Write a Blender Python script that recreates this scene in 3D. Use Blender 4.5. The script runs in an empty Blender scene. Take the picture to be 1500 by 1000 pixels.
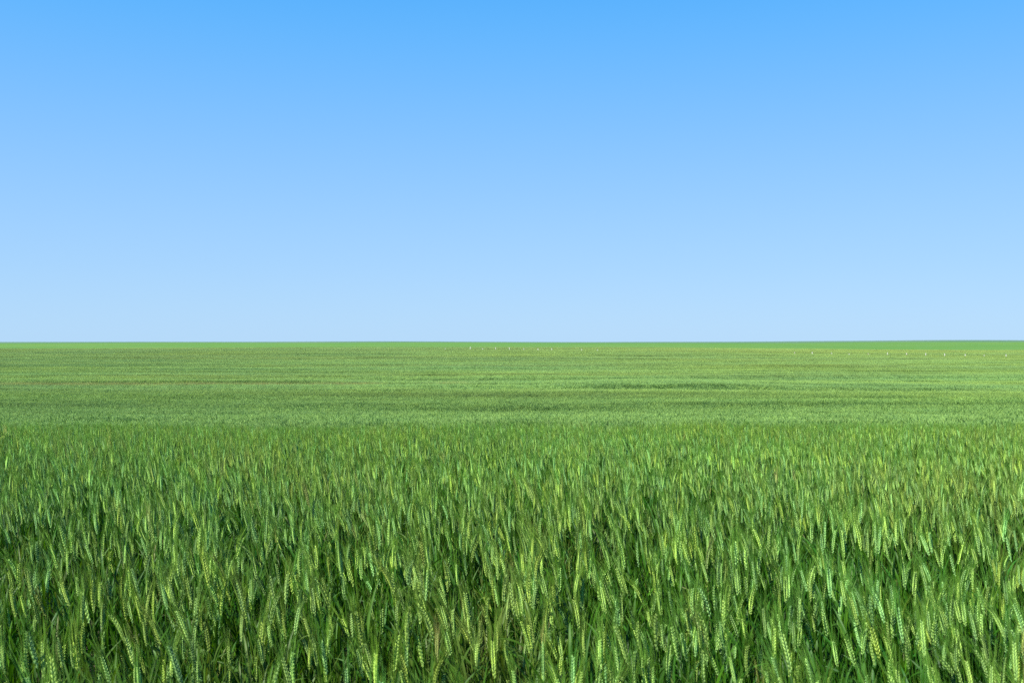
import bpy, math, random
import numpy as np

sc = bpy.context.scene
rng = np.random.default_rng(11)
random.seed(11)

# ------------------------------------------------------------------ camera
EYE = 1.60
FPX = 1459.0                      # focal length in pixels of a 1500 px wide frame (35 mm on full frame)
cam_d = bpy.data.cameras.new('camera')
cam_d.lens = 35.0
cam_d.sensor_width = 36.0
cam_d.clip_start = 0.05
cam_d.clip_end = 30000
cam_d.dof.use_dof = True
cam_d.dof.focus_distance = 6.0
cam_d.dof.aperture_fstop = 7.1
cam = bpy.data.objects.new('camera', cam_d)
sc.collection.objects.link(cam)
cam.location = (0, 0, EYE)
cam.rotation_euler = (math.radians(90.0), 0, 0)
sc.camera = cam

# ------------------------------------------------------------------ sky and sun
EXPOSURE = 1.1
SUN_EL, SUN_AZ = 43.0, -132.0     # azimuth from +Y (the way the camera looks) clockwise: sun high, behind on the left
w = bpy.data.worlds.new('World')
sc.world = w
w.use_nodes = True
nt = w.node_tree
nt.nodes.clear()
sky = nt.nodes.new('ShaderNodeTexSky')
sky.sky_type = 'NISHITA'
sky.sun_disc = False
sky.sun_elevation = math.radians(SUN_EL)
sky.sun_rotation = math.radians(SUN_AZ)
sky.altitude = 300
sky.air_density = 1.0
sky.dust_density = 0.3
sky.ozone_density = 3.0
# the photograph's deep clear blue: the measured gradient by elevation over the whole dome, blended with the physical sky
geo = nt.nodes.new('ShaderNodeTexCoord')
sep = nt.nodes.new('ShaderNodeSeparateXYZ')
asn = nt.nodes.new('ShaderNodeMath'); asn.operation = 'ARCSINE'
deg = nt.nodes.new('ShaderNodeMath'); deg.operation = 'MULTIPLY_ADD'
deg.inputs[1].default_value = 1 / math.radians(90); deg.inputs[2].default_value = 0.0
deg.use_clamp = True
ramp = nt.nodes.new('ShaderNodeValToRGB')
ramp.color_ramp.interpolation = 'B_SPLINE'
SKYK = [(0.0, (0.425, 0.675, 0.950)), (0.045, (0.370, 0.640, 0.970)), (0.105, (0.262, 0.565, 1.0)), (0.165, (0.155, 0.495, 1.0)),
        (0.225, (0.068, 0.435, 1.0)), (0.40, (0.045, 0.260, 0.80)), (1.0, (0.025, 0.130, 0.52))]
els = ramp.color_ramp.elements
els[0].position, els[0].color = SKYK[0][0], (*SKYK[0][1], 1)
els[1].position, els[1].color = SKYK[-1][0], (*SKYK[-1][1], 1)
for p_, c_ in SKYK[1:-1]:
    els.new(p_).color = (*c_, 1)
lift = nt.nodes.new('ShaderNodeVectorMath'); lift.operation = 'SCALE'
lift.inputs['Scale'].default_value = 1 / 0.10 / 2 ** EXPOSURE
mixs = nt.nodes.new('ShaderNodeMix'); mixs.data_type = 'RGBA'; mixs.inputs[0].default_value = 0.94
bg = nt.nodes.new('ShaderNodeBackground')
bg.inputs['Strength'].default_value = 0.10
out = nt.nodes.new('ShaderNodeOutputWorld')
nt.links.new(geo.outputs['Generated'], sep.inputs[0])
nt.links.new(sep.outputs['Z'], asn.inputs[0])
nt.links.new(asn.outputs[0], deg.inputs[0])
nt.links.new(deg.outputs[0], ramp.inputs[0])
nt.links.new(ramp.outputs[0], lift.inputs[0])
nt.links.new(sky.outputs[0], mixs.inputs[6])
nt.links.new(lift.outputs[0], mixs.inputs[7])
nt.links.new(mixs.outputs[2], bg.inputs['Color'])
nt.links.new(bg.outputs[0], out.inputs['Surface'])

sun_d = bpy.data.lights.new('sun', 'SUN')
sun_d.energy = 5.0
sun_d.angle = math.radians(0.53)
sun_d.color = (1.0, 0.95, 0.86)
sun = bpy.data.objects.new('sun', sun_d)
sc.collection.objects.link(sun)
sun.rotation_euler = (math.radians(90 - SUN_EL), 0, math.radians(180 - SUN_AZ))
sun.location = (-20, -10, 40)

sc.view_settings.view_transform = 'Standard'
sc.view_settings.look = 'None'
sc.view_settings.exposure = EXPOSURE
sc.view_settings.gamma = 1.0
sc.view_settings.use_curve_mapping = False
sc.cycles.max_bounces = 6
sc.cycles.diffuse_bounces = 3
sc.cycles.glossy_bounces = 2
sc.cycles.transmission_bounces = 4
sc.cycles.use_denoising = False

# ------------------------------------------------------------------ terrain
CROP = 0.85                        # height of the wheat canopy over the soil
# (distance, height of the canopy over / under the eye in thousandths of the distance) of the lie of the land
TAB = [(0.5, 0.75, 'z'), (2.2, 0.75, 'z'), (4, 0.765, 'z'), (6, 0.815, 'z'), (8, 0.905, 'z'), (10, 1.01, 'z'), (12, 1.14, 'z'),
       (14, 1.275, 'z'), (16, 1.48, 'z'), (19, 1.86, 'z'), (23, 2.24, 'z'), (28, 2.45, 'z'), (34, 2.78, 'z'),
       (45, 122*45/FPX*0.88, 'z'), (58, 94, 'y'), (75, 79, 'y'), (100, 66, 'y'), (130, 52, 'y'), (170, 40, 'y'),
       (220, 29.5, 'y'), (270, 21, 'y'), (320, 14, 'y'), (360, 10.3, 'y'), (400, 8.6, 'y'), (440, 8.9, 'y'),
       (480, 10.5, 'y'), (560, 9.8, 'y'), (700, 6.8, 'y'), (900, 4.2, 'y'), (1200, 2.6, 'y'), (1500, 1.9, 'y'), (1800, 2.2, 'y'),
       (2400, 4.0, 'y'), (9000, 9, 'y')]
_ld = np.array([math.log(t[0]) for t in TAB])
_z = np.array([-t[1] if t[2] == 'z' else -t[1] * t[0] / FPX for t in TAB])
_fl = np.linspace(_ld[0], _ld[-1], 1600)
_fz = np.interp(_fl, _ld, _z)
_k = np.hanning(41); _k /= _k.sum()
_fz = np.convolve(np.pad(_fz, 20, mode='edge'), _k, 'valid')


def vnoise(x, y, seed=0):
    x = np.asarray(x, float); y = np.asarray(y, float)
    xi = np.floor(x).astype(np.int64); yi = np.floor(y).astype(np.int64)
    fx = x - xi; fy = y - yi
    fx = fx * fx * (3 - 2 * fx); fy = fy * fy * (3 - 2 * fy)

    def h(a, b):
        v = (a * 374761393 + b * 668265263 + seed * 974634777) & 0xffffffff
        v = ((v ^ (v >> 13)) * 1274126177) & 0xffffffff
        v = (v ^ (v >> 16)) & 0xffff
        return v / 32767.5 - 1.0
    return ((h(xi, yi) * (1 - fx) + h(xi + 1, yi) * fx) * (1 - fy)
            + (h(xi, yi + 1) * (1 - fx) + h(xi + 1, yi + 1) * fx) * fy)


def sstep(a, b, v):
    t = np.clip((np.asarray(v, float) - a) / (b - a), 0, 1)
    return t * t * (3 - 2 * t)


def canopy(x, y):
    """height of the top of the crop over the world's zero"""
    x = np.asarray(x, float); y = np.asarray(y, float)
    d = np.maximum(y, 0.6)
    z = np.interp(np.log(d), _fl, _fz) + EYE
    u = x / np.maximum(d, 10.0)                                  # -0.5 .. 0.5 across the view
    z = z - sstep(180, 380, d) * (1 - sstep(900, 1500, d)) * sstep(0.05, 0.5, u) * 4.0 * np.minimum(d, 420) / FPX
    z = z - sstep(180, 380, d) * (1 - sstep(600, 1000, d)) * sstep(0.1, 0.5, -u) * 1.6 * np.minimum(d, 420) / FPX
    # long low swells, more of them farther off
    a = sstep(16, 60, d)
    z = z + a * (0.16 * vnoise(x / 55 + 3, y / 17, 1) + 0.09 * vnoise(x / 28, y / 7.5 + 9, 2) + 0.09 * vnoise(x / 12, y / 3.5, 3)) * (1 - 0.5 * sstep(280, 330, d))
    z = z + sstep(4, 9, d) * (1 - a) * (0.05 * vnoise(x / 3.0, y / 1.6, 4) + 0.025 * vnoise(x / 0.9, y / 0.8, 14))
    # the bank that shows as a dark line across the right half
    d0 = 93 - 0.05 * x + 2.5 * vnoise(x / 30, 0 * x, 5)
    m = 0.35 + 0.65 * sstep(-10, 8, x + 4 * vnoise(x / 9, 0 * x, 6))
    m = m * (0.55 + 0.45 * vnoise(x / 14, 0 * x, 12))
    m = m * (1 - 0.6 * sstep(16, 30, x))
    z = z + m * 0.52 * (sstep(-3.2, 3.4, d - d0) - sstep(3.4, 45, d - d0))
    d1 = 60 + 0.03 * x + 1.5 * vnoise(x / 20, 0 * x, 7)
    z = z + 0.12 * (0.4 + 0.6 * vnoise(x / 11, 0 * x, 13)) * (sstep(-1.2, 1.4, d - d1) - sstep(0.8, 20, d - d1))
    # far rise and skyline
    far = sstep(700, 1400, d)
    uu = x / 1500.0
    z = z + far * (0.9 * np.exp(-((uu + 0.09) / 0.10) ** 2) + 0.5 * np.exp(-((uu + 0.33) / 0.09) ** 2)
                   - 0.6 * sstep(-0.38, -0.55, uu) + 1.6 * sstep(0.30, 0.42, uu) - 0.4)
    return z


def soil(x, y):
    return canopy(x, y) - CROP


# ------------------------------------------------------------------ materials
def new_mat(name):
    m = bpy.data.materials.new(name)
    m.use_nodes = True
    t = m.node_tree
    t.nodes.clear()
    return m, t


def plant_mat(name, cool, warm, straw, rough=0.5, trans=0.3, spec=0.35, vgain=0.35):
    """cool..warm by the stalk's own hue, a little straw where it ripens; 'tone' and 'var' vary brightness stalk by stalk"""
    m, t = new_mat(name)
    N, L = t.nodes, t.links

    def attr(n, kind):
        a = N.new('ShaderNodeAttribute'); a.attribute_name = n; a.attribute_type = kind
        return a.outputs['Fac']
    hue, tone, dry = attr('hue', 'INSTANCER'), attr('tone', 'INSTANCER'), attr('dry', 'INSTANCER')
    var = attr('var', 'GEOMETRY')
    hs = N.new('ShaderNodeMath'); hs.operation = 'ADD'; hs.use_clamp = True
    L.new(hue, hs.inputs[0])
    hv = N.new('ShaderNodeMath'); hv.operation = 'MULTIPLY_ADD'; hv.inputs[1].default_value = 0.7; hv.inputs[2].default_value = -0.35
    L.new(var, hv.inputs[0]); L.new(hv.outputs[0], hs.inputs[1])
    mx = N.new('ShaderNodeMix'); mx.data_type = 'RGBA'
    mx.inputs[6].default_value = (*cool, 1); mx.inputs[7].default_value = (*warm, 1)
    L.new(hs.outputs[0], mx.inputs[0])
    m2 = N.new('ShaderNodeMix'); m2.data_type = 'RGBA'
    L.new(dry, m2.inputs[0]); L.new(mx.outputs[2], m2.inputs[6]); m2.inputs[7].default_value = (*straw, 1)
    # grain along the blade
    tc = N.new('ShaderNodeTexCoord')
    mp = N.new('ShaderNodeMapping'); mp.inputs['Scale'].default_value = (260, 260, 30)
    no = N.new('ShaderNodeTexNoise'); no.inputs['Scale'].default_value = 1.0; no.inputs['Detail'].default_value = 2
    L.new(tc.outputs['Object'], mp.inputs[0]); L.new(mp.outputs[0], no.inputs['Vector'])
    b = N.new('ShaderNodeMath'); b.operation = 'MULTIPLY_ADD'; b.inputs[1].default_value = 0.5; b.inputs[2].default_value = 0.75
    L.new(no.outputs[0], b.inputs[0])
    b2 = N.new('ShaderNodeMath'); b2.operation = 'MULTIPLY'; L.new(b.outputs[0], b2.inputs[0]); L.new(tone, b2.inputs[1])
    b3 = N.new('ShaderNodeMath'); b3.operation = 'MULTIPLY_ADD'; b3.inputs[1].default_value = vgain * 2; b3.inputs[2].default_value = 1 - vgain
    L.new(var, b3.inputs[0])
    b4 = N.new('ShaderNodeMath'); b4.operation = 'MULTIPLY'; L.new(b2.outputs[0], b4.inputs[0]); L.new(b3.outputs[0], b4.inputs[1])
    sc_ = N.new('ShaderNodeVectorMath'); sc_.operation = 'SCALE'
    L.new(m2.outputs[2], sc_.inputs[0]); L.new(b4.outputs[0], sc_.inputs['Scale'])
    p = N.new('ShaderNodeBsdfPrincipled')
    p.inputs['Roughness'].default_value = rough
    p.inputs['Specular IOR Level'].default_value = spec
    L.new(sc_.outputs[0], p.inputs['Base Color'])
    tr = N.new('ShaderNodeBsdfTranslucent')
    ty = N.new('ShaderNodeVectorMath'); ty.operation = 'MULTIPLY'; ty.inputs[1].default_value = (1.5, 1.35, 0.35)
    L.new(sc_.outputs[0], ty.inputs[0]); L.new(ty.outputs[0], tr.inputs['Color'])
    ms = N.new('ShaderNodeMixShader'); ms.inputs[0].default_value = trans
    L.new(p.outputs[0], ms.inputs[1]); L.new(tr.outputs[0], ms.inputs[2])
    o = N.new('ShaderNodeOutputMaterial'); L.new(ms.outputs[0], o.inputs['Surface'])
    return m


M_LEAF = plant_mat('wheat_leaf', (0.010, 0.078, 0.006), (0.036, 0.112, 0.002), (0.25, 0.22, 0.08), 0.5, 0.35, 0.25)
M_STEM = plant_mat('wheat_stem', (0.018, 0.095, 0.007), (0.055, 0.130, 0.004), (0.30, 0.27, 0.10), 0.4, 0.15, 0.4)
M_EAR = plant_mat('wheat_ear', (0.260, 0.520, 0.185), (0.420, 0.590, 0.095), (0.38, 0.36, 0.12), 0.5, 0.2, 0.25, 0.34)
M_AWN = plant_mat('wheat_awn', (0.078, 0.235, 0.040), (0.140, 0.260, 0.024), (0.36, 0.30, 0.12), 0.5, 0.4, 0.15)


def ground_mat():
    m, t = new_mat('soil'); N, L = t.nodes, t.links
    tc = N.new('ShaderNodeTexCoord')
    n1 = N.new('ShaderNodeTexNoise'); n1.inputs['Scale'].default_value = 9; n1.inputs['Detail'].default_value = 8
    L.new(tc.outputs['Object'], n1.inputs['Vector'])
    r = N.new('ShaderNodeValToRGB')
    r.color_ramp.elements[0].color = (0.028, 0.024, 0.012, 1); r.color_ramp.elements[0].position = 0.35
    r.color_ramp.elements[1].color = (0.075, 0.075, 0.03, 1); r.color_ramp.elements[1].position = 0.7
    L.new(n1.outputs[0], r.inputs[0])
    bp = N.new('ShaderNodeBump'); bp.inputs['Strength'].default_value = 0.6; bp.inputs['Distance'].default_value = 0.03
    L.new(n1.outputs[0], bp.inputs['Height'])
    p = N.new('ShaderNodeBsdfPrincipled'); p.inputs['Roughness'].default_value = 0.95
    L.new(r.outputs[0], p.inputs['Base Color']); L.new(bp.outputs[0], p.inputs['Normal'])
    o = N.new('ShaderNodeOutputMaterial'); L.new(p.outputs[0], o.inputs[0])
    return m


def far_mat(name, c0, c1, c2, sx=0.01, sy=0.05):
    m, t = new_mat(name); N, L = t.nodes, t.links
    tc = N.new('ShaderNodeTexCoord')
    mp = N.new('ShaderNodeMapping'); mp.inputs['Scale'].default_value = (sx, sy, 0)
    L.new(tc.outputs['Object'], mp.inputs[0])
    n1 = N.new('ShaderNodeTexNoise'); n1.inputs['Scale'].default_value = 1; n1.inputs['Detail'].default_value = 7; n1.inputs['Roughness'].default_value = 0.65
    L.new(mp.outputs[0], n1.inputs['Vector'])
    r = N.new('ShaderNodeValToRGB'); e = r.color_ramp.elements
    e[0].position = 0.33; e[0].color = (*c0, 1); e[1].position = 0.68; e[1].color = (*c2, 1)
    k = e.new(0.5); k.color = (*c1, 1)
    L.new(n1.outputs[0], r.inputs[0])
    n2 = N.new('ShaderNodeTexNoise'); n2.inputs['Scale'].default_value = 0.8; n2.inputs['Detail'].default_value = 5
    L.new(tc.outputs['Object'], n2.inputs['Vector'])
    bp = N.new('ShaderNodeBump'); bp.inputs['Strength'].default_value = 0.5; bp.inputs['Distance'].default_value = 0.4
    L.new(n2.outputs[0], bp.inputs['Height'])
    p = N.new('ShaderNodeBsdfPrincipled'); p.inputs['Roughness'].default_value = 0.8; p.inputs['Specular IOR Level'].default_value = 0.2
    L.new(r.outputs[0], p.inputs['Base Color']); L.new(bp.outputs[0], p.inputs['Normal'])
    o = N.new('ShaderNodeOutputMaterial'); L.new(p.outputs[0], o.inputs[0])
    return m


# ------------------------------------------------------------------ the land
def link(o):
    sc.collection.objects.link(o)
    return o


def sheet(name, xs, ys, zf, mat):
    """xs: lateral positions per unit, ys: distances; a grid that follows zf"""
    nx, ny = len(xs[0]), len(ys)
    X = np.array(xs); Y = np.repeat(np.array(ys)[:, None], nx, 1)
    Z = zf(X, Y)
    co = np.stack([X, Y, Z], -1).reshape(-1, 3)
    i = np.arange(ny - 1)[:, None] * nx + np.arange(nx - 1)[None]
    f = np.stack([i, i + 1, i + nx + 1, i + nx], -1).reshape(-1, 4)
    me = bpy.data.meshes.new(name)
    me.from_pydata(co.tolist(), [], f.tolist())
    me.polygons.foreach_set('use_smooth', np.ones(len(f), bool))
    me.materials.append(mat)
    o = link(bpy.data.objects.new(name, me))
    o['kind'] = 'structure'
    return o


yy = np.concatenate([np.linspace(-40, 0, 9)[:-1], np.geomspace(0.5, 9000, 330)])
hw = np.maximum(1.6 * np.abs(yy), 60) + 20
sheet('ground', [np.linspace(-h, h, 121) for h in hw], yy, lambda X, Y: soil(X, Y) - np.where(Y > 425, 0.5, 0), ground_mat())

yy2 = np.linspace(424, 1750, 90)
sheet('far_field', [np.linspace(-h, h, 161) for h in 1.3 * yy2 + 60], yy2,
      lambda X, Y: canopy(X, Y) - 0.25 * (1 - sstep(424, 440, Y)) * 2,
      far_mat('young_crop', (0.056, 0.158, 0.014), (0.084, 0.196, 0.022), (0.13, 0.215, 0.036), 0.006, 0.03))


def hills_z(X, Y):
    u = X / Y
    top = 7 * np.exp(-((u - 0.46) / 0.17) ** 2) + 2.2 * np.exp(-((u + 0.12) / 0.10) ** 2) + 1.0 * np.exp(-((u + 0.35) / 0.12) ** 2) + 0.35 * vnoise(X / 260, 0 * X, 8)
    return EYE - 9 + (7.0 + top) * sstep(2300, 3600, Y) - (sstep(3600, 5200, Y) * 12)


yy3 = np.linspace(2250, 5200, 30)
sheet('distant_hills', [np.linspace(-h, h, 161) for h in 1.2 * yy3], yy3, hills_z,
      far_mat('hazy_pasture', (0.06, 0.13, 0.065), (0.08, 0.16, 0.08), (0.12, 0.18, 0.10), 0.002, 0.006))  # pale bluish greens: the haze over the far hills is put into their colour


# ------------------------------------------------------------------ wheat stalk shapes
class Mesh:
    def __init__(s):
        s.v, s.f, s.m, s.a = [], [], [], []

    def add(s, co, faces, mat=0, var=0.5):
        k = len(s.v)
        s.v += [tuple(c) for c in co]
        s.f += [tuple(i + k for i in f) for f in faces]
        s.m += [mat] * len(faces)
        s.a += [var] * len(co) if np.isscalar(var) else list(var)

    def join(s, o, mat):
        k = len(s.v)
        s.v += o.v; s.f += [tuple(i + k for i in f) for f in o.f]; s.m += [mat] * len(o.f); s.a += o.a

    def data(s, name, mats, smooth=True):
        me = bpy.data.meshes.new(name)
        me.from_pydata(s.v, [], s.f)
        for m in mats: me.materials.append(m)
        me.polygons.foreach_set('material_index', np.array(s.m, np.int32))
        me.polygons.foreach_set('use_smooth', np.full(len(s.f), smooth))
        at = me.attributes.new('var', 'FLOAT', 'POINT')
        at.data.foreach_set('value', np.array(s.a, np.float32))
        return me


def frame(t):
    t = t / np.linalg.norm(t)
    u = np.cross(t, (0.0, 1.0, 0.12)); u /= np.linalg.norm(u)
    return t, u, np.cross(t, u)


def tube(M, path, rad, n=4, var=0.5):
    co = []
    for i, p in enumerate(path):
        t = path[min(i + 1, len(path) - 1)] - path[max(i - 1, 0)]
        t, u, v = frame(t)
        for j in range(n):
            a = 2 * math.pi * j / n
            co.append(p + rad[i] * (math.cos(a) * u + math.sin(a) * v))
    f = []
    for i in range(len(path) - 1):
        for j in range(n):
            f.append((i * n + j, i * n + (j + 1) % n, (i + 1) * n + (j + 1) % n, (i + 1) * n + j))
    M.add(co, f, 0, var)


def leaf_mesh(M, p0, yaw, length, width, rise, droop, twist, r):
    """an arching blade with a folded midrib"""
    n = 8
    d = np.array([math.cos(yaw), math.sin(yaw), 0.0])
    p = p0.copy(); co = []; va = []
    ang = rise
    for i in range(n + 1):
        s = i / n
        wd = width * (min(1, 0.45 + 3.0 * s) * (1 - s ** 2.6) + 0.02)
        t = d * math.cos(ang) + np.array([0, 0, 1.0]) * math.sin(ang)
        side = np.cross(t, (0, 0, 1.0))
        if np.linalg.norm(side) < 1e-3: side = np.cross(t, d + 0.1)
        side /= np.linalg.norm(side)
        nrm = np.cross(side, t)
        tw = twist * s
        sd = side * math.cos(tw) + nrm * math.sin(tw)
        nn = np.cross(sd, t)
        co += [p - sd * wd / 2 + nn * wd * 0.16, p, p + sd * wd / 2 + nn * wd * 0.16]
        va += [0.5, 0.62, 0.5]
        p = p + t * length / n
        ang -= droop * (0.35 + 1.6 * s) / n
    f = []
    for i in range(n):
        a = i * 3
        f += [(a, a + 1, a + 4, a + 3), (a + 1, a + 2, a + 5, a + 4)]
    M.add(co, f, 0, va)


def spikelet(M, p, t, out, side, L, W, var):
    """one plump pointed floret lying along the ear"""
    ax = t * math.cos(0.27) + out * math.sin(0.27)
    ax /= np.linalg.norm(ax)
    o2 = out - ax * out.dot(ax); o2 /= np.linalg.norm(o2)
    s2 = np.cross(ax, o2)
    co = [p]
    for s, k in ((0.28, 0.95), (0.62, 0.85)):
        for j in range(5):
            a = 2 * math.pi * j / 5
            co.append(p + ax * L * s + (o2 * math.cos(a) * W * 0.42 + s2 * math.sin(a) * W * 0.5) * k)
    co.append(p + ax * L + o2 * W * 0.05)
    f = [(0, 1 + (j + 1) % 5, 1 + j) for j in range(5)]
    f += [(1 + j, 1 + (j + 1) % 5, 6 + (j + 1) % 5, 6 + j) for j in range(5)]
    f += [(6 + j, 6 + (j + 1) % 5, 11) for j in range(5)]
    va = [var - 0.18] + [var - 0.05] * 5 + [var + 0.03] * 5 + [var + 0.2]
    M.add(co, f, 0, va)
    return co[-1], ax


def stalk_shape(r, eared=True):
    """one wheat stalk of about 0.85 m: stem, leaves, ear, awns, all in the stalk's own space"""
    stem, ear, awn, leaves = Mesh(), Mesh(), Mesh(), []
    EL = r.uniform(0.066, 0.096)                                   # length of the ear
    H = 0.85 - EL
    yaw = r.uniform(0, 2 * math.pi)
    bend = r.uniform(0.0, 0.15)
    nod = r.uniform(0.0, 0.20) if r.random() < 0.8 else r.uniform(0.2, 0.55)
    d = np.array([math.cos(yaw), math.sin(yaw), 0])
    path = [np.zeros(3)]; a = 0.0
    for i in range(10):
        a += bend / 10 * (0.4 + 1.2 * i / 9)
        path.append(path[-1] + (d * math.sin(a) + np.array([0, 0, math.cos(a)])) * H / 10)
    tube(stem, path, [0.0017 - 0.0006 * i / 10 for i in range(11)], 4, 0.5)
    if not eared:                                                  # a late shoot: leaves only, the top one still rolled
        for hh, ln, wd in ((0.74, r.uniform(0.10, 0.16), 0.009), (r.uniform(0.62, 0.72), r.uniform(0.16, 0.24), 0.012),
                           (r.uniform(0.50, 0.6), r.uniform(0.2, 0.30), 0.012), (r.uniform(0.38, 0.5), r.uniform(0.22, 0.32), 0.011)):
            L = Mesh(); i = min(9, int(hh * 10)); fr = hh * 10 - i
            q0 = path[i] * (1 - fr) + path[i + 1] * fr
            leaf_mesh(L, q0, r.uniform(0, 2 * math.pi), ln, wd * r.uniform(0.8, 1.15), r.uniform(1.25, 1.5), r.uniform(0.1, 0.9), r.uniform(-1.6, 1.6), r)
            leaves.append(L)
        short = Mesh(); tube(short, path[:9], [0.0016 - 0.0006 * i / 8 for i in range(9)], 4, 0.5)
        return short, leaves, ear, awn
    # ear follows on and nods
    ns = r.integers(17, 23)
    fa = r.uniform(0, math.pi)                                     # which way the flat of the ear faces
    p = path[-1].copy(); cur = a
    for i in range(ns):
        s = i / (ns - 1)
        cur += nod / ns
        t = d * math.sin(cur) + np.array([0, 0, math.cos(cur)])
        t, u, v = frame(t)
        o = (u * math.cos(fa) + v * math.sin(fa)) * (1 if i % 2 else -1)
        q = np.cross(t, o)
        k = min(1, 0.55 + 2.2 * s) * (1 - 0.38 * max(0, s - 0.55) / 0.45)
        base = p + o * 0.0012
        for side in (-1, 1):
            o3 = o * 0.85 + q * side * 0.55; o3 /= np.linalg.norm(o3)
            vv = 0.5 + r.uniform(-0.2, 0.2)
            tip, ax = spikelet(ear, base + q * side * 0.0016, t, o3, q, 0.0118 * k, 0.0038 * k, vv)
            if r.random() < 0.9:
                al = r.uniform(0.05, 0.09) * (0.6 + 0.4 * s)
                sp = 0.13 * r.uniform(0.4, 1.5)
                dirn = t * math.cos(sp) + o3 * math.sin(sp)
                e = tip + dirn * al + d * al * 0.08
                mid = tip + (e - tip) * 0.5 + t * al * 0.02
                wv = np.cross(dirn, o); wv /= np.linalg.norm(wv)
                w2 = np.cross(dirn, wv)
                b = 0.00055
                awn.add([tip + wv * b, tip - wv * b * .5 + w2 * b, tip - wv * b * .5 - w2 * b,
                         mid + wv * b * .7, mid - wv * b * .4 + w2 * b * .6, mid - wv * b * .4 - w2 * b * .6, e],
                        [(0, 1, 4, 3), (1, 2, 5, 4), (2, 0, 3, 5), (3, 4, 6), (4, 5, 6), (5, 3, 6)], 0, 0.5 + r.uniform(-.2, .2))
        p = p + t * EL * 0.94 / ns
    tube(ear, [path[-1] - d * 0, path[-1] + (p - path[-1]) * 0.5, p], [0.0012, 0.0011, 0.0005], 4, 0.2)
    for hh, ln, wd in ((r.uniform(0.70, 0.80), r.uniform(0.13, 0.20), 0.011), (r.uniform(0.52, 0.66), r.uniform(0.19, 0.27), 0.012),
                       (r.uniform(0.34, 0.5), r.uniform(0.2, 0.28), 0.011)):
        L = Mesh()
        i = min(9, int(hh * 10)); fr = hh * 10 - i
        q0 = path[i] * (1 - fr) + path[i + 1] * fr
        leaf_mesh(L, q0, r.uniform(0, 2 * math.pi), ln, wd * r.uniform(0.8, 1.15), r.uniform(1.1, 1.42), r.uniform(0.2, 1.4), r.uniform(-1.6, 1.6), r)
        leaves.append(L)
    return stem, leaves, ear, awn


SHAPES = [stalk_shape(rng) for _ in range(14)] + [stalk_shape(rng, False) for _ in range(6)]
NEAR_EARED = 14
MATS = [M_STEM, M_LEAF, M_EAR, M_AWN]
proto = bpy.data.collections.new('wheat_shapes')


def add_proto(me):
    o = bpy.data.objects.new('wheat_clump.%03d' % len(proto.objects), me)
    proto.objects.link(o)
    return len(proto.objects) - 1


FULL = []
for stem, leaves, ear, awn in SHAPES:
    J = Mesh()
    J.join(stem, 0)
    for l in leaves: J.join(l, 1)
    J.join(ear, 2); J.join(awn, 3)
    FULL.append(add_proto(J.data('wheat_clump', MATS)))


# simple stalks, packed by the hundred into one patch, for the field beyond the first crest
def simple_stalk(r, awns=6, leaves=3, ear_w=0.0125, ear_l=0.09):
    v, f, m, a = [], [], [], []

    def add(co, fs, mat, var):
        k = len(v); v.extend(co); f.extend([tuple(i + k for i in q) for q in fs]); m.extend([mat] * len(fs)); a.extend([var] * len(co))
    z0 = 0.85 - ear_l
    n = 5
    co = []
    for s, k in ((0, 0.35), (0.35, 1), (0.8, 0.7)):
        for j in range(n):
            an = 2 * math.pi * j / n
            co.append((math.cos(an) * ear_w / 2 * k, math.sin(an) * ear_w / 2 * k * 0.8, z0 + ear_l * s))
    co.append((0, 0, 0.85))
    fs = [(i * n + j, i * n + (j + 1) % n, i * n + n + (j + 1) % n, i * n + n + j) for i in range(2) for j in range(n)]
    fs += [(10 + j, 10 + (j + 1) % n, 15) for j in range(n)]
    if ear_l > 0: add(co, fs, 2, r.uniform(0.35, 0.65))
    else: awns, leaves, z0 = 0, leaves + 2, 0.72
    add([(-.0014, 0, 0.3), (.0014, 0, 0.3), (0.001, 0, z0), (-.001, 0, z0)], [(0, 1, 2, 3)], 0, 0.5)
    add([(0, -.0014, 0.3), (0, .0014, 0.3), (0, 0.001, z0), (0, -.001, z0)], [(0, 1, 2, 3)], 0, 0.5)
    for q in range(awns):
        an = r.uniform(0, 6.28); s = r.uniform(0.2, 1); al = r.uniform(0.03, 0.06)
        c, d = math.cos(an), math.sin(an); zz = z0 + ear_l * s
        add([(c * .004 - d * .0006, d * .004 + c * .0006, zz), (c * .004 + d * .0006, d * .004 - c * .0006, zz), (c * .016, d * .016, zz + al)], [(0, 1, 2)], 3, r.uniform(.3, .7))
    for q in range(leaves):
        h0 = r.uniform(0.45, 0.72) - (0.06 if ear_l > 0 else 0); an = r.uniform(0, 6.28); ln = r.uniform(0.14, 0.24); wd = r.uniform(0.008, 0.012) / 2
        c, d = math.cos(an), math.sin(an); rise = r.uniform(0.6, 0.95); dr = r.uniform(0.1, 0.6)
        pts = [(0, 0), (ln * 0.3, ln * 0.42 * rise), (ln * 0.62, ln * (0.62 * rise - 0.2 * dr)), (ln * 0.9, ln * (0.7 * rise - 0.75 * dr))]
        co = []
        for i, (rr, zz) in enumerate(pts):
            ww = wd * (0.7, 1, 0.75, 0.05)[i]
            co += [(c * rr - d * ww, d * rr + c * ww, h0 + zz), (c * rr + d * ww, d * rr - c * ww, h0 + zz)]
        add(co, [(0, 1, 3, 2), (2, 3, 5, 4), (4, 5, 7, 6)], 1, r.uniform(.3, .7))
    return np.array(v), f, np.array(m), np.array(a)


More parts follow.
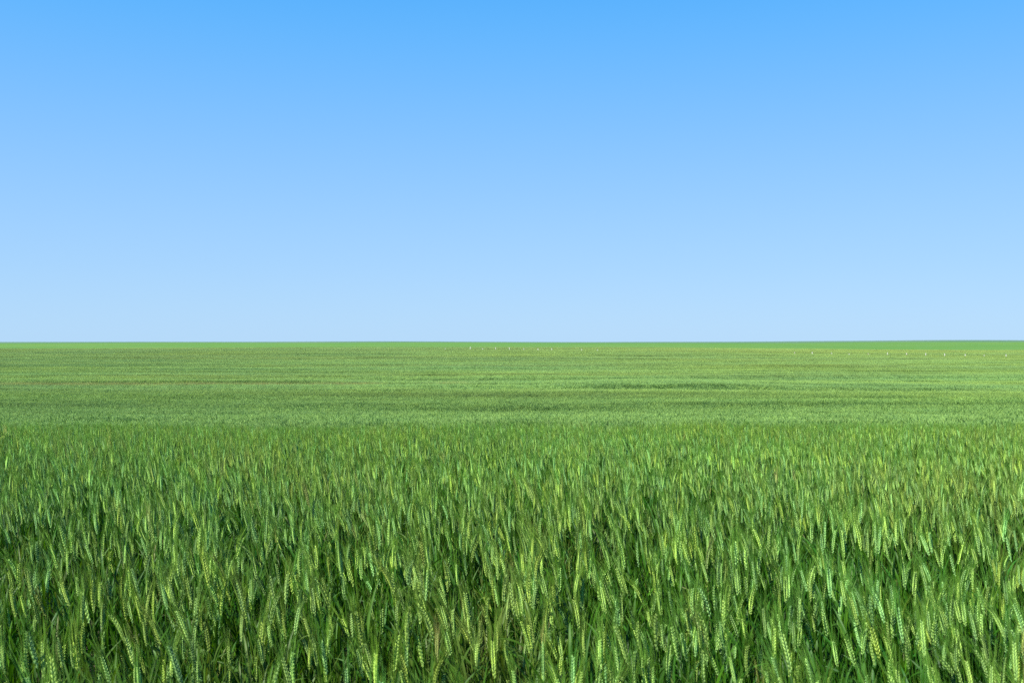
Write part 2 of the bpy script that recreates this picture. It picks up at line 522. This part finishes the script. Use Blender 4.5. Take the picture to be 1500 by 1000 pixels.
def patch_mesh(size, count, gain, r, awns, leaves):
    """count stalks scattered over a size x size patch; gain thickens them a little where they are seen from afar"""
    kinds = []
    for _ in range(9):
        kinds.append(simple_stalk(r, awns, leaves, 0.0085 * gain, 0.09 if _ % 2 else 0.0))
    V, F, Mi, A = [], [], [], []
    off = 0
    side = int(math.ceil(math.sqrt(count)))
    for g in range(count):
        v, f, m, a = kinds[int(r.integers(9))]
        gx, gy = g % side, g // side
        x = (gx + r.uniform(0, 1)) / side * size - size / 2
        y = (gy + r.uniform(0, 1)) / side * size - size / 2
        yaw = r.uniform(0, 6.28); lx = r.normal(-0.11, 0.10); ly = r.normal(0, 0.09); s = r.normal(1.0, 0.065)
        c, d = math.cos(yaw), math.sin(yaw)
        q = v.copy()
        q[:, 0] = (v[:, 0] * c - v[:, 1] * d) * gain ** 0.5; q[:, 1] = (v[:, 0] * d + v[:, 1] * c) * gain ** 0.5
        q[:, 0] += v[:, 2] ** 2 * lx; q[:, 1] += v[:, 2] ** 2 * ly
        q *= s; q[:, 0] += x; q[:, 1] += y
        V.append(q); F += [tuple(i + off for i in ff) for ff in f]; Mi.append(m)
        A.append(np.clip(a + r.normal(0, 0.16), 0, 1)); off += len(v)
    me = bpy.data.meshes.new('wheat_clump')
    me.from_pydata(np.concatenate(V).tolist(), [], F)
    for m in MATS: me.materials.append(m)
    me.polygons.foreach_set('material_index', np.concatenate(Mi).astype(np.int32))
    at = me.attributes.new('var', 'FLOAT', 'POINT')
    at.data.foreach_set('value', np.concatenate(A).astype(np.float32))
    return me


MID = [add_proto(patch_mesh(1.3, 560, 1.0, rng, 8, 3)) for _ in range(5)]
FARP = [add_proto(patch_mesh(3.2, 1500, 1.5, rng, 5, 2)) for _ in range(4)]


# ------------------------------------------------------------------ where every stalk and patch stands
def field_hue(x, y):
    """0 blue green .. 1 yellow green, in drifts; dry: straw coloured drifts; tone: brightness of the growth"""
    hue = 0.47 + 0.20 * vnoise(x / 1.3, y / 1.1, 21) * (1 - sstep(15, 40, y)) + 0.22 * vnoise(x / 45, y / 14, 22) * sstep(20, 80, y)
    hue = hue - 0.10 * sstep(18, 40, y) + 0.15 * sstep(200, 330, y) * sstep(-20, 60, x)
    dry = 0.015 + 0.12 * sstep(0.25, 0.85, vnoise(x / 0.8, y / 0.7, 23)) * (1 - sstep(15, 40, y))
    st = vnoise(x / 40, y / 4.0, 24) * 0.6 + vnoise(x / 90, y / 11, 25) * 0.6
    dry = dry + sstep(40, 110, y) * (0.03 + 0.11 * sstep(0.0, 0.8, st)) + sstep(120, 300, y) * 0.10 + sstep(335, 395, y) * 0.12
    yl = 108 + 0.03 * x
    dry = dry + 0.6 * np.exp(-((y - yl) / 2.2) ** 2) * (1 - sstep(-25, 2, x + 12 * vnoise(x / 6, y * 0, 27))) 
    tone = 1 + (0.16 * vnoise(x / 30, y / 6, 26) + 0.10 * vnoise(x / 60, y / 2.4, 28)) * sstep(18, 50, y) + 0.12 * vnoise(x / 1.1, y / 0.9, 29) * (1 - sstep(10, 18, y))
    return hue, np.clip(dry, 0, 0.8), tone


P, IDX, ROT, SCL, HUE, TONE, DRY = [], [], [], [], [], [], []


def put(x, y, z, idx, rot, scl, hue, tone, dry):
    P.append(np.stack([x, y, z], -1)); IDX.append(idx); ROT.append(rot); SCL.append(scl); HUE.append(hue); TONE.append(tone); DRY.append(dry)


# stalk by stalk out to the first crest
NEAR0, NEAR1, DENS = 1.2, 17.0, 460
rows = np.arange(NEAR0, NEAR1, 0.05)
xs, ys = [], []
for y0 in rows:
    half = 0.62 * y0 + 1.8
    n = int(rng.poisson(2 * half * 0.05 * DENS))
    xs.append(rng.uniform(-half, half, n)); ys.append(y0 + rng.uniform(0, 0.05, n))
nx, ny = np.concatenate(xs), np.concatenate(ys)
# thin spots where one sees down between the stalks
gap = vnoise(nx / 0.22, ny / 0.30, 31) * 0.6 + vnoise(nx / 0.09 + 5, ny / 0.14, 32) * 0.5
keep = rng.uniform(0, 1, len(nx)) < np.clip(0.95 - 0.88 * sstep(-0.02, 0.52, gap) * (1 - 0.6 * sstep(7, 14, ny)), 0.08, 1)
nx, ny = nx[keep], ny[keep]
n = len(nx)
nidx = np.where(rng.uniform(0, 1, n) < 0.42, rng.integers(NEAR_EARED, len(FULL), n), rng.integers(0, NEAR_EARED, n))
lean_l = -0.11 + 0.05 * vnoise(nx / 1.6, ny / 1.2, 33)
tilt, lean, spin = rng.normal(0.0, 0.05, n), lean_l + rng.normal(0, 0.06, n), rng.uniform(0, 2 * math.pi, n)
ca, sa, cb, sb, cc, ss = np.cos(tilt), np.sin(tilt), np.cos(lean), np.sin(lean), np.cos(spin), np.sin(spin)
# turned about its own axis first, then leant: Ry(lean) Rx(tilt) Rz(spin), written as an XYZ euler
r00, r10 = cb * cc + sb * sa * ss, ca * ss
r20, r21, r22 = -sb * cc + cb * sa * ss, sb * ss + cb * sa * cc, cb * ca
nrot = np.stack([np.arctan2(r21, r22), -np.arcsin(r20), np.arctan2(r10, r00)], -1)
hgt = np.clip(rng.normal(0.98, 0.085, n) + 0.035 * vnoise(nx / 0.5, ny / 0.4, 34), 0.74, 1.13)
wid = rng.uniform(0.8, 1.15, n)
nscl = np.stack([wid, wid, hgt], -1)
fh, fd, ft = field_hue(nx, ny)
nhue = np.clip(fh + rng.normal(0, 0.24, n), 0.1, 1)
ntone = 1.06 * ft * np.clip(rng.normal(1.0, 0.17, n), 0.6, 1.5)
ndry = np.clip(fd * rng.uniform(0, 2, n) + (rng.uniform(0, 1, n) < 0.012) * rng.uniform(0.15, 0.5, n), 0, 0.8)
nz = soil(nx, ny)

# the ones that show largest become stalks of their own
tipz = nz + 0.85 * hgt
inview = (np.abs(nx) < 0.505 * ny) & ((EYE - tipz) / ny < 0.3427 - 0.015)
order = np.argsort(np.where(inview, ny, 1e9))
own = order[:300]
rest = np.ones(n, bool); rest[own] = False
put(nx[rest], ny[rest], nz[rest], nidx[rest], nrot[rest], nscl[rest], nhue[rest], ntone[rest], ndry[rest])


def patches(y0, y1, size, step, ids, jitter):
    X, Y = [], []
    for yy_ in np.arange(y0, y1, step):
        half = 0.60 * yy_ + 4
        k = np.arange(-half, half, step)
        X.append(k + rng.uniform(0, step)); Y.append(np.full(len(k), yy_))
    x = np.concatenate(X); y = np.concatenate(Y)
    m = len(x)
    x = x + rng.uniform(-jitter, jitter, m); y = y + rng.uniform(-jitter, jitter, m)
    x, y = x[y < y1 + 1], y[y < y1 + 1]; m = len(x)
    h, d, t = field_hue(x, y)
    # tilt every patch with the slope it stands on
    e = size * 0.4
    sx = (soil(x + e, y) - soil(x - e, y)) / (2 * e); sy = (soil(x, y + e) - soil(x, y - e)) / (2 * e)
    rot = np.stack([np.arctan(sy), -np.arctan(sx), rng.choice([0.0, 0.09, -0.09, 0.04], m)], -1)
    s = rng.uniform(0.96, 1.04, m)
    put(x, y, soil(x, y), rng.choice(ids, m), rot, np.stack([np.where(rng.uniform(size=m) < .5, 1, 1.04), np.ones(m), s], -1),
        np.clip(h + rng.normal(0, 0.05, m), 0, 1), 0.84 * t * rng.normal(1, 0.03, m), np.clip(d * rng.uniform(0.85, 1.15, m), 0, 0.8))


patches(NEAR1 + 0.5, 82, 1.3, 1.15, MID, 0.12)
patches(83, 430, 3.2, 2.7, FARP, 0.35)

P = np.concatenate(P); IDX = np.concatenate(IDX); ROT = np.concatenate(ROT); SCL = np.concatenate(SCL)
HUE = np.concatenate(HUE); TONE = np.concatenate(TONE); DRY = np.concatenate(DRY)
me = bpy.data.meshes.new('wheat_crop')
me.vertices.add(len(P))
me.vertices.foreach_set('co', P.astype(np.float32).ravel())
for nm, ty, arr in (('idx', 'INT', IDX), ('hue', 'FLOAT', HUE), ('tone', 'FLOAT', TONE), ('dry', 'FLOAT', DRY)):
    me.attributes.new(nm, ty, 'POINT').data.foreach_set('value', arr.astype(np.int32 if ty == 'INT' else np.float32))
for nm, arr in (('rot', ROT), ('scl', SCL)):
    me.attributes.new(nm, 'FLOAT_VECTOR', 'POINT').data.foreach_set('vector', arr.astype(np.float32).ravel())
print('stalks and patches', len(P))
crop = link(bpy.data.objects.new('wheat_crop', me))
crop['kind'] = 'stuff'
crop['label'] = 'green awned wheat crop covering the whole field from the near rows to the far crest'
crop['category'] = 'wheat crop'
g = bpy.data.node_groups.new('crop_layout', 'GeometryNodeTree')
g.interface.new_socket('Geometry', in_out='INPUT', socket_type='NodeSocketGeometry')
g.interface.new_socket('Geometry', in_out='OUTPUT', socket_type='NodeSocketGeometry')
GN, GL = g.nodes, g.links
gi = GN.new('NodeGroupInput'); go = GN.new('NodeGroupOutput')
mtp = GN.new('GeometryNodeMeshToPoints')
iop = GN.new('GeometryNodeInstanceOnPoints')
ci = GN.new('GeometryNodeCollectionInfo'); ci.inputs['Collection'].default_value = proto
ci.inputs['Separate Children'].default_value = True; ci.inputs['Reset Children'].default_value = True


def named(nm, ty):
    a = GN.new('GeometryNodeInputNamedAttribute'); a.data_type = ty; a.inputs['Name'].default_value = nm
    return a.outputs[0]


iop.inputs['Pick Instance'].default_value = True
e2r = GN.new('FunctionNodeEulerToRotation')
GL.new(gi.outputs[0], mtp.inputs[0]); GL.new(mtp.outputs[0], iop.inputs['Points'])
GL.new(ci.outputs[0], iop.inputs['Instance'])
GL.new(named('idx', 'INT'), iop.inputs['Instance Index'])
GL.new(named('rot', 'FLOAT_VECTOR'), e2r.inputs[0]); GL.new(e2r.outputs[0], iop.inputs['Rotation'])
GL.new(named('scl', 'FLOAT_VECTOR'), iop.inputs['Scale'])
GL.new(iop.outputs[0], go.inputs[0])
md = crop.modifiers.new('layout', 'NODES'); md.node_group = g

# ------------------------------------------------------------------ the nearest 300 stalks, each a thing
PARTS = []
for stem, leaves, ear, awn in SHAPES:
    PARTS.append((stem.data('stem', [M_STEM]), [l.data('leaf', [M_LEAF]) for l in leaves], ear.data('ear', [M_EAR]), awn.data('awns', [M_AWN])))


BANDS = ['at far left', 'at left', 'at mid-left', 'left of centre', 'right of centre', 'at mid-right', 'at right', 'at far right']


def stalk_label(k):
    hue, dry, ln, h = nhue[k], ndry[k], lean[k], hgt[k]
    col = 'straw-tinted' if dry > 0.2 else 'yellowish' if hue > 0.78 else 'warm green' if hue > 0.56 else 'green' if hue > 0.34 else 'bluish'
    pos = 'leaning left' if ln < -0.17 else 'tilting left' if ln < -0.09 else 'upright' if ln < 0.02 else 'leaning right'
    siz = 'tall' if h > 1.06 else 'short' if h < 0.92 else 'medium'
    what = 'bearded wheat' if nidx[k] < NEAR_EARED else 'earless wheat'
    band = BANDS[int(np.clip((nx[k] / ny[k] / 1.03 + 0.5) * 8, 0, 7))]
    row = 'front' if rank[k] < 150 else 'second'
    return '%s %s %s stalk %s, %s row %s' % (siz, col, what, pos, row, band)


rank = {int(k): i for i, k in enumerate(own)}
alike = {}
for k in own:
    alike.setdefault(stalk_label(int(k)), []).append(int(k))
LABEL = {}
for text, ks in alike.items():                      # stalks that answer the same words are told apart from left to right
    ks.sort(key=lambda q: nx[q] / ny[q])
    words = {1: [''], 2: [', left of two', ', right of two'], 3: [', left of three', ', middle of three', ', right of three']}.get(len(ks))
    if words is None:
        words = [', ' + o + '' for o in ('first', 'second', 'third', 'fourth', 'fifth', 'sixth', 'seventh', 'eighth', 'ninth', 'tenth')[:len(ks)]]
    for q, t in zip(ks, words + [''] * 20): LABEL[q] = text + t
for k in own:
    r0 = bpy.data.objects.new('wheat_stalk', None)
    link(r0)
    r0.empty_display_size = 0.05
    r0.location = (nx[k], ny[k], nz[k]); r0.rotation_euler = tuple(nrot[k]); r0.scale = tuple(nscl[k])
    r0['label'] = LABEL[int(k)]
    r0['category'] = 'wheat stalk'
    r0['group'] = 'wheat stalks in the nearest rows'
    ms, mls, mee, maw = PARTS[nidx[k]]

    def part(name, data, parent):
        o = bpy.data.objects.new(name, data); link(o); o.parent = parent
        o['hue'] = float(nhue[k]); o['tone'] = float(ntone[k]); o['dry'] = float(ndry[k])
        return o
    part('stem', ms, r0)
    for ml in mls: part('leaf', ml, r0)
    if nidx[k] < NEAR_EARED:
        e = part('ear', mee, r0)
        part('awns', maw, e)['kind'] = 'stuff'

# ------------------------------------------------------------------ row of marker posts across the far field
def paint(name, col):
    m, t = new_mat(name); N, L = t.nodes, t.links
    no = N.new('ShaderNodeTexNoise'); no.inputs['Scale'].default_value = 14; no.inputs['Detail'].default_value = 4
    r = N.new('ShaderNodeValToRGB')
    r.color_ramp.elements[0].position = 0.3; r.color_ramp.elements[0].color = (*[c * 0.72 for c in col], 1)
    r.color_ramp.elements[1].position = 0.6; r.color_ramp.elements[1].color = (*col, 1)
    L.new(no.outputs[0], r.inputs[0])
    p = N.new('ShaderNodeBsdfPrincipled'); p.inputs['Roughness'].default_value = 0.55
    L.new(r.outputs[0], p.inputs['Base Color'])
    o = N.new('ShaderNodeOutputMaterial'); L.new(p.outputs[0], o.inputs[0])
    return m


M_WHITE = paint('white_paint', (0.62, 0.62, 0.56)); M_RED = paint('faded_red_paint', (0.55, 0.17, 0.10)); M_GREY = paint('grey_cap', (0.5, 0.5, 0.47))


def box(M, x0, x1, y0, y1, z0, z1, tz=0.0, tw=1.0):
    """box with its top narrowed to tw"""
    cx, cy = (x0 + x1) / 2, (y0 + y1) / 2
    co = [(x0, y0, z0), (x1, y0, z0), (x1, y1, z0), (x0, y1, z0)]
    co += [(cx + (x - cx) * tw, cy + (y - cy) * tw, z1) for x, y, _ in co]
    M.add(co, [(3, 2, 1, 0), (4, 5, 6, 7), (0, 1, 5, 4), (1, 2, 6, 5), (2, 3, 7, 6), (3, 0, 4, 7)])


def post_parts(h):
    a, b, c = Mesh(), Mesh(), Mesh()
    box(a, -.06, .06, -.05, .05, -0.3, 0.85 + h, 0, 0.92)           # shaft
    box(b, -.075, .075, -.065, .065, 0.85 + h + .002, 0.85 + h + .05, 0, 1)  # cap
    box(b, -.075, .075, -.065, .065, 0.85 + h + .052, 0.85 + h + .09, 0, 0.3)
    box(c, -.10, .10, -.065, -.052, 0.85 + h - .45, 0.85 + h - .1)        # plate on the face towards the camera
    return a, b, c


PX = [652, 689, 707, 726, 746, 767, 788, 808, 852, 875, 1164, 1190, 1218, 1244, 1272, 1300, 1328, 1356, 1384, 1414, 1442, 1474]
HT = [.25, .95, .35, .75, .8, .5, .45, .55, .4, .4, .5, .7, .5, .35, .4, .75, .7, .75, .75, .7, .35, .6]
A = np.array([-23.5, 350.0]); B = np.array([137.0, 277.0])
NTH = ['first', 'second', 'third', 'fourth', 'fifth', 'sixth', 'seventh', 'eighth', 'ninth', 'tenth', 'eleventh', 'twelfth']
for i, (px, h) in enumerate(zip(PX, HT)):
    h *= 0.85 if i < 10 else 0.7
    s = (px - 750) / FPX                              # where the ray of that bearing meets the straight row
    D = B - A
    t = (s * A[1] - A[0]) / (D[0] - s * D[1])
    x, y = A + D * t
    o = bpy.data.objects.new('marker_post', None); link(o)
    o.location = (x, y, float(soil(x, y)))
    o.rotation_euler = (random.uniform(-.03, .03), random.uniform(-.04, .04), random.uniform(-.15, .15))
    red = px in (1328, 1164, 1272)
    left = i < 10
    nth = NTH[i] if left else NTH[i - 10]
    o['label'] = '%s %s marker post from the left of the %s run, %s' % (
        nth, 'reddish' if red else 'white', 'left-hand' if left else 'right-hand',
        'beside green strip' if left else 'on slope')
    o['category'] = 'marker post'
    o['group'] = 'marker posts in a line across the far field'
    pa, pb, pc = post_parts(h)
    for nm, mm, mt in (('shaft', pa, M_RED if red else M_WHITE), ('cap', pb, M_GREY), ('plate', pc, M_WHITE)):
        q = bpy.data.objects.new(nm, mm.data(nm, [mt], False)); link(q); q.parent = o
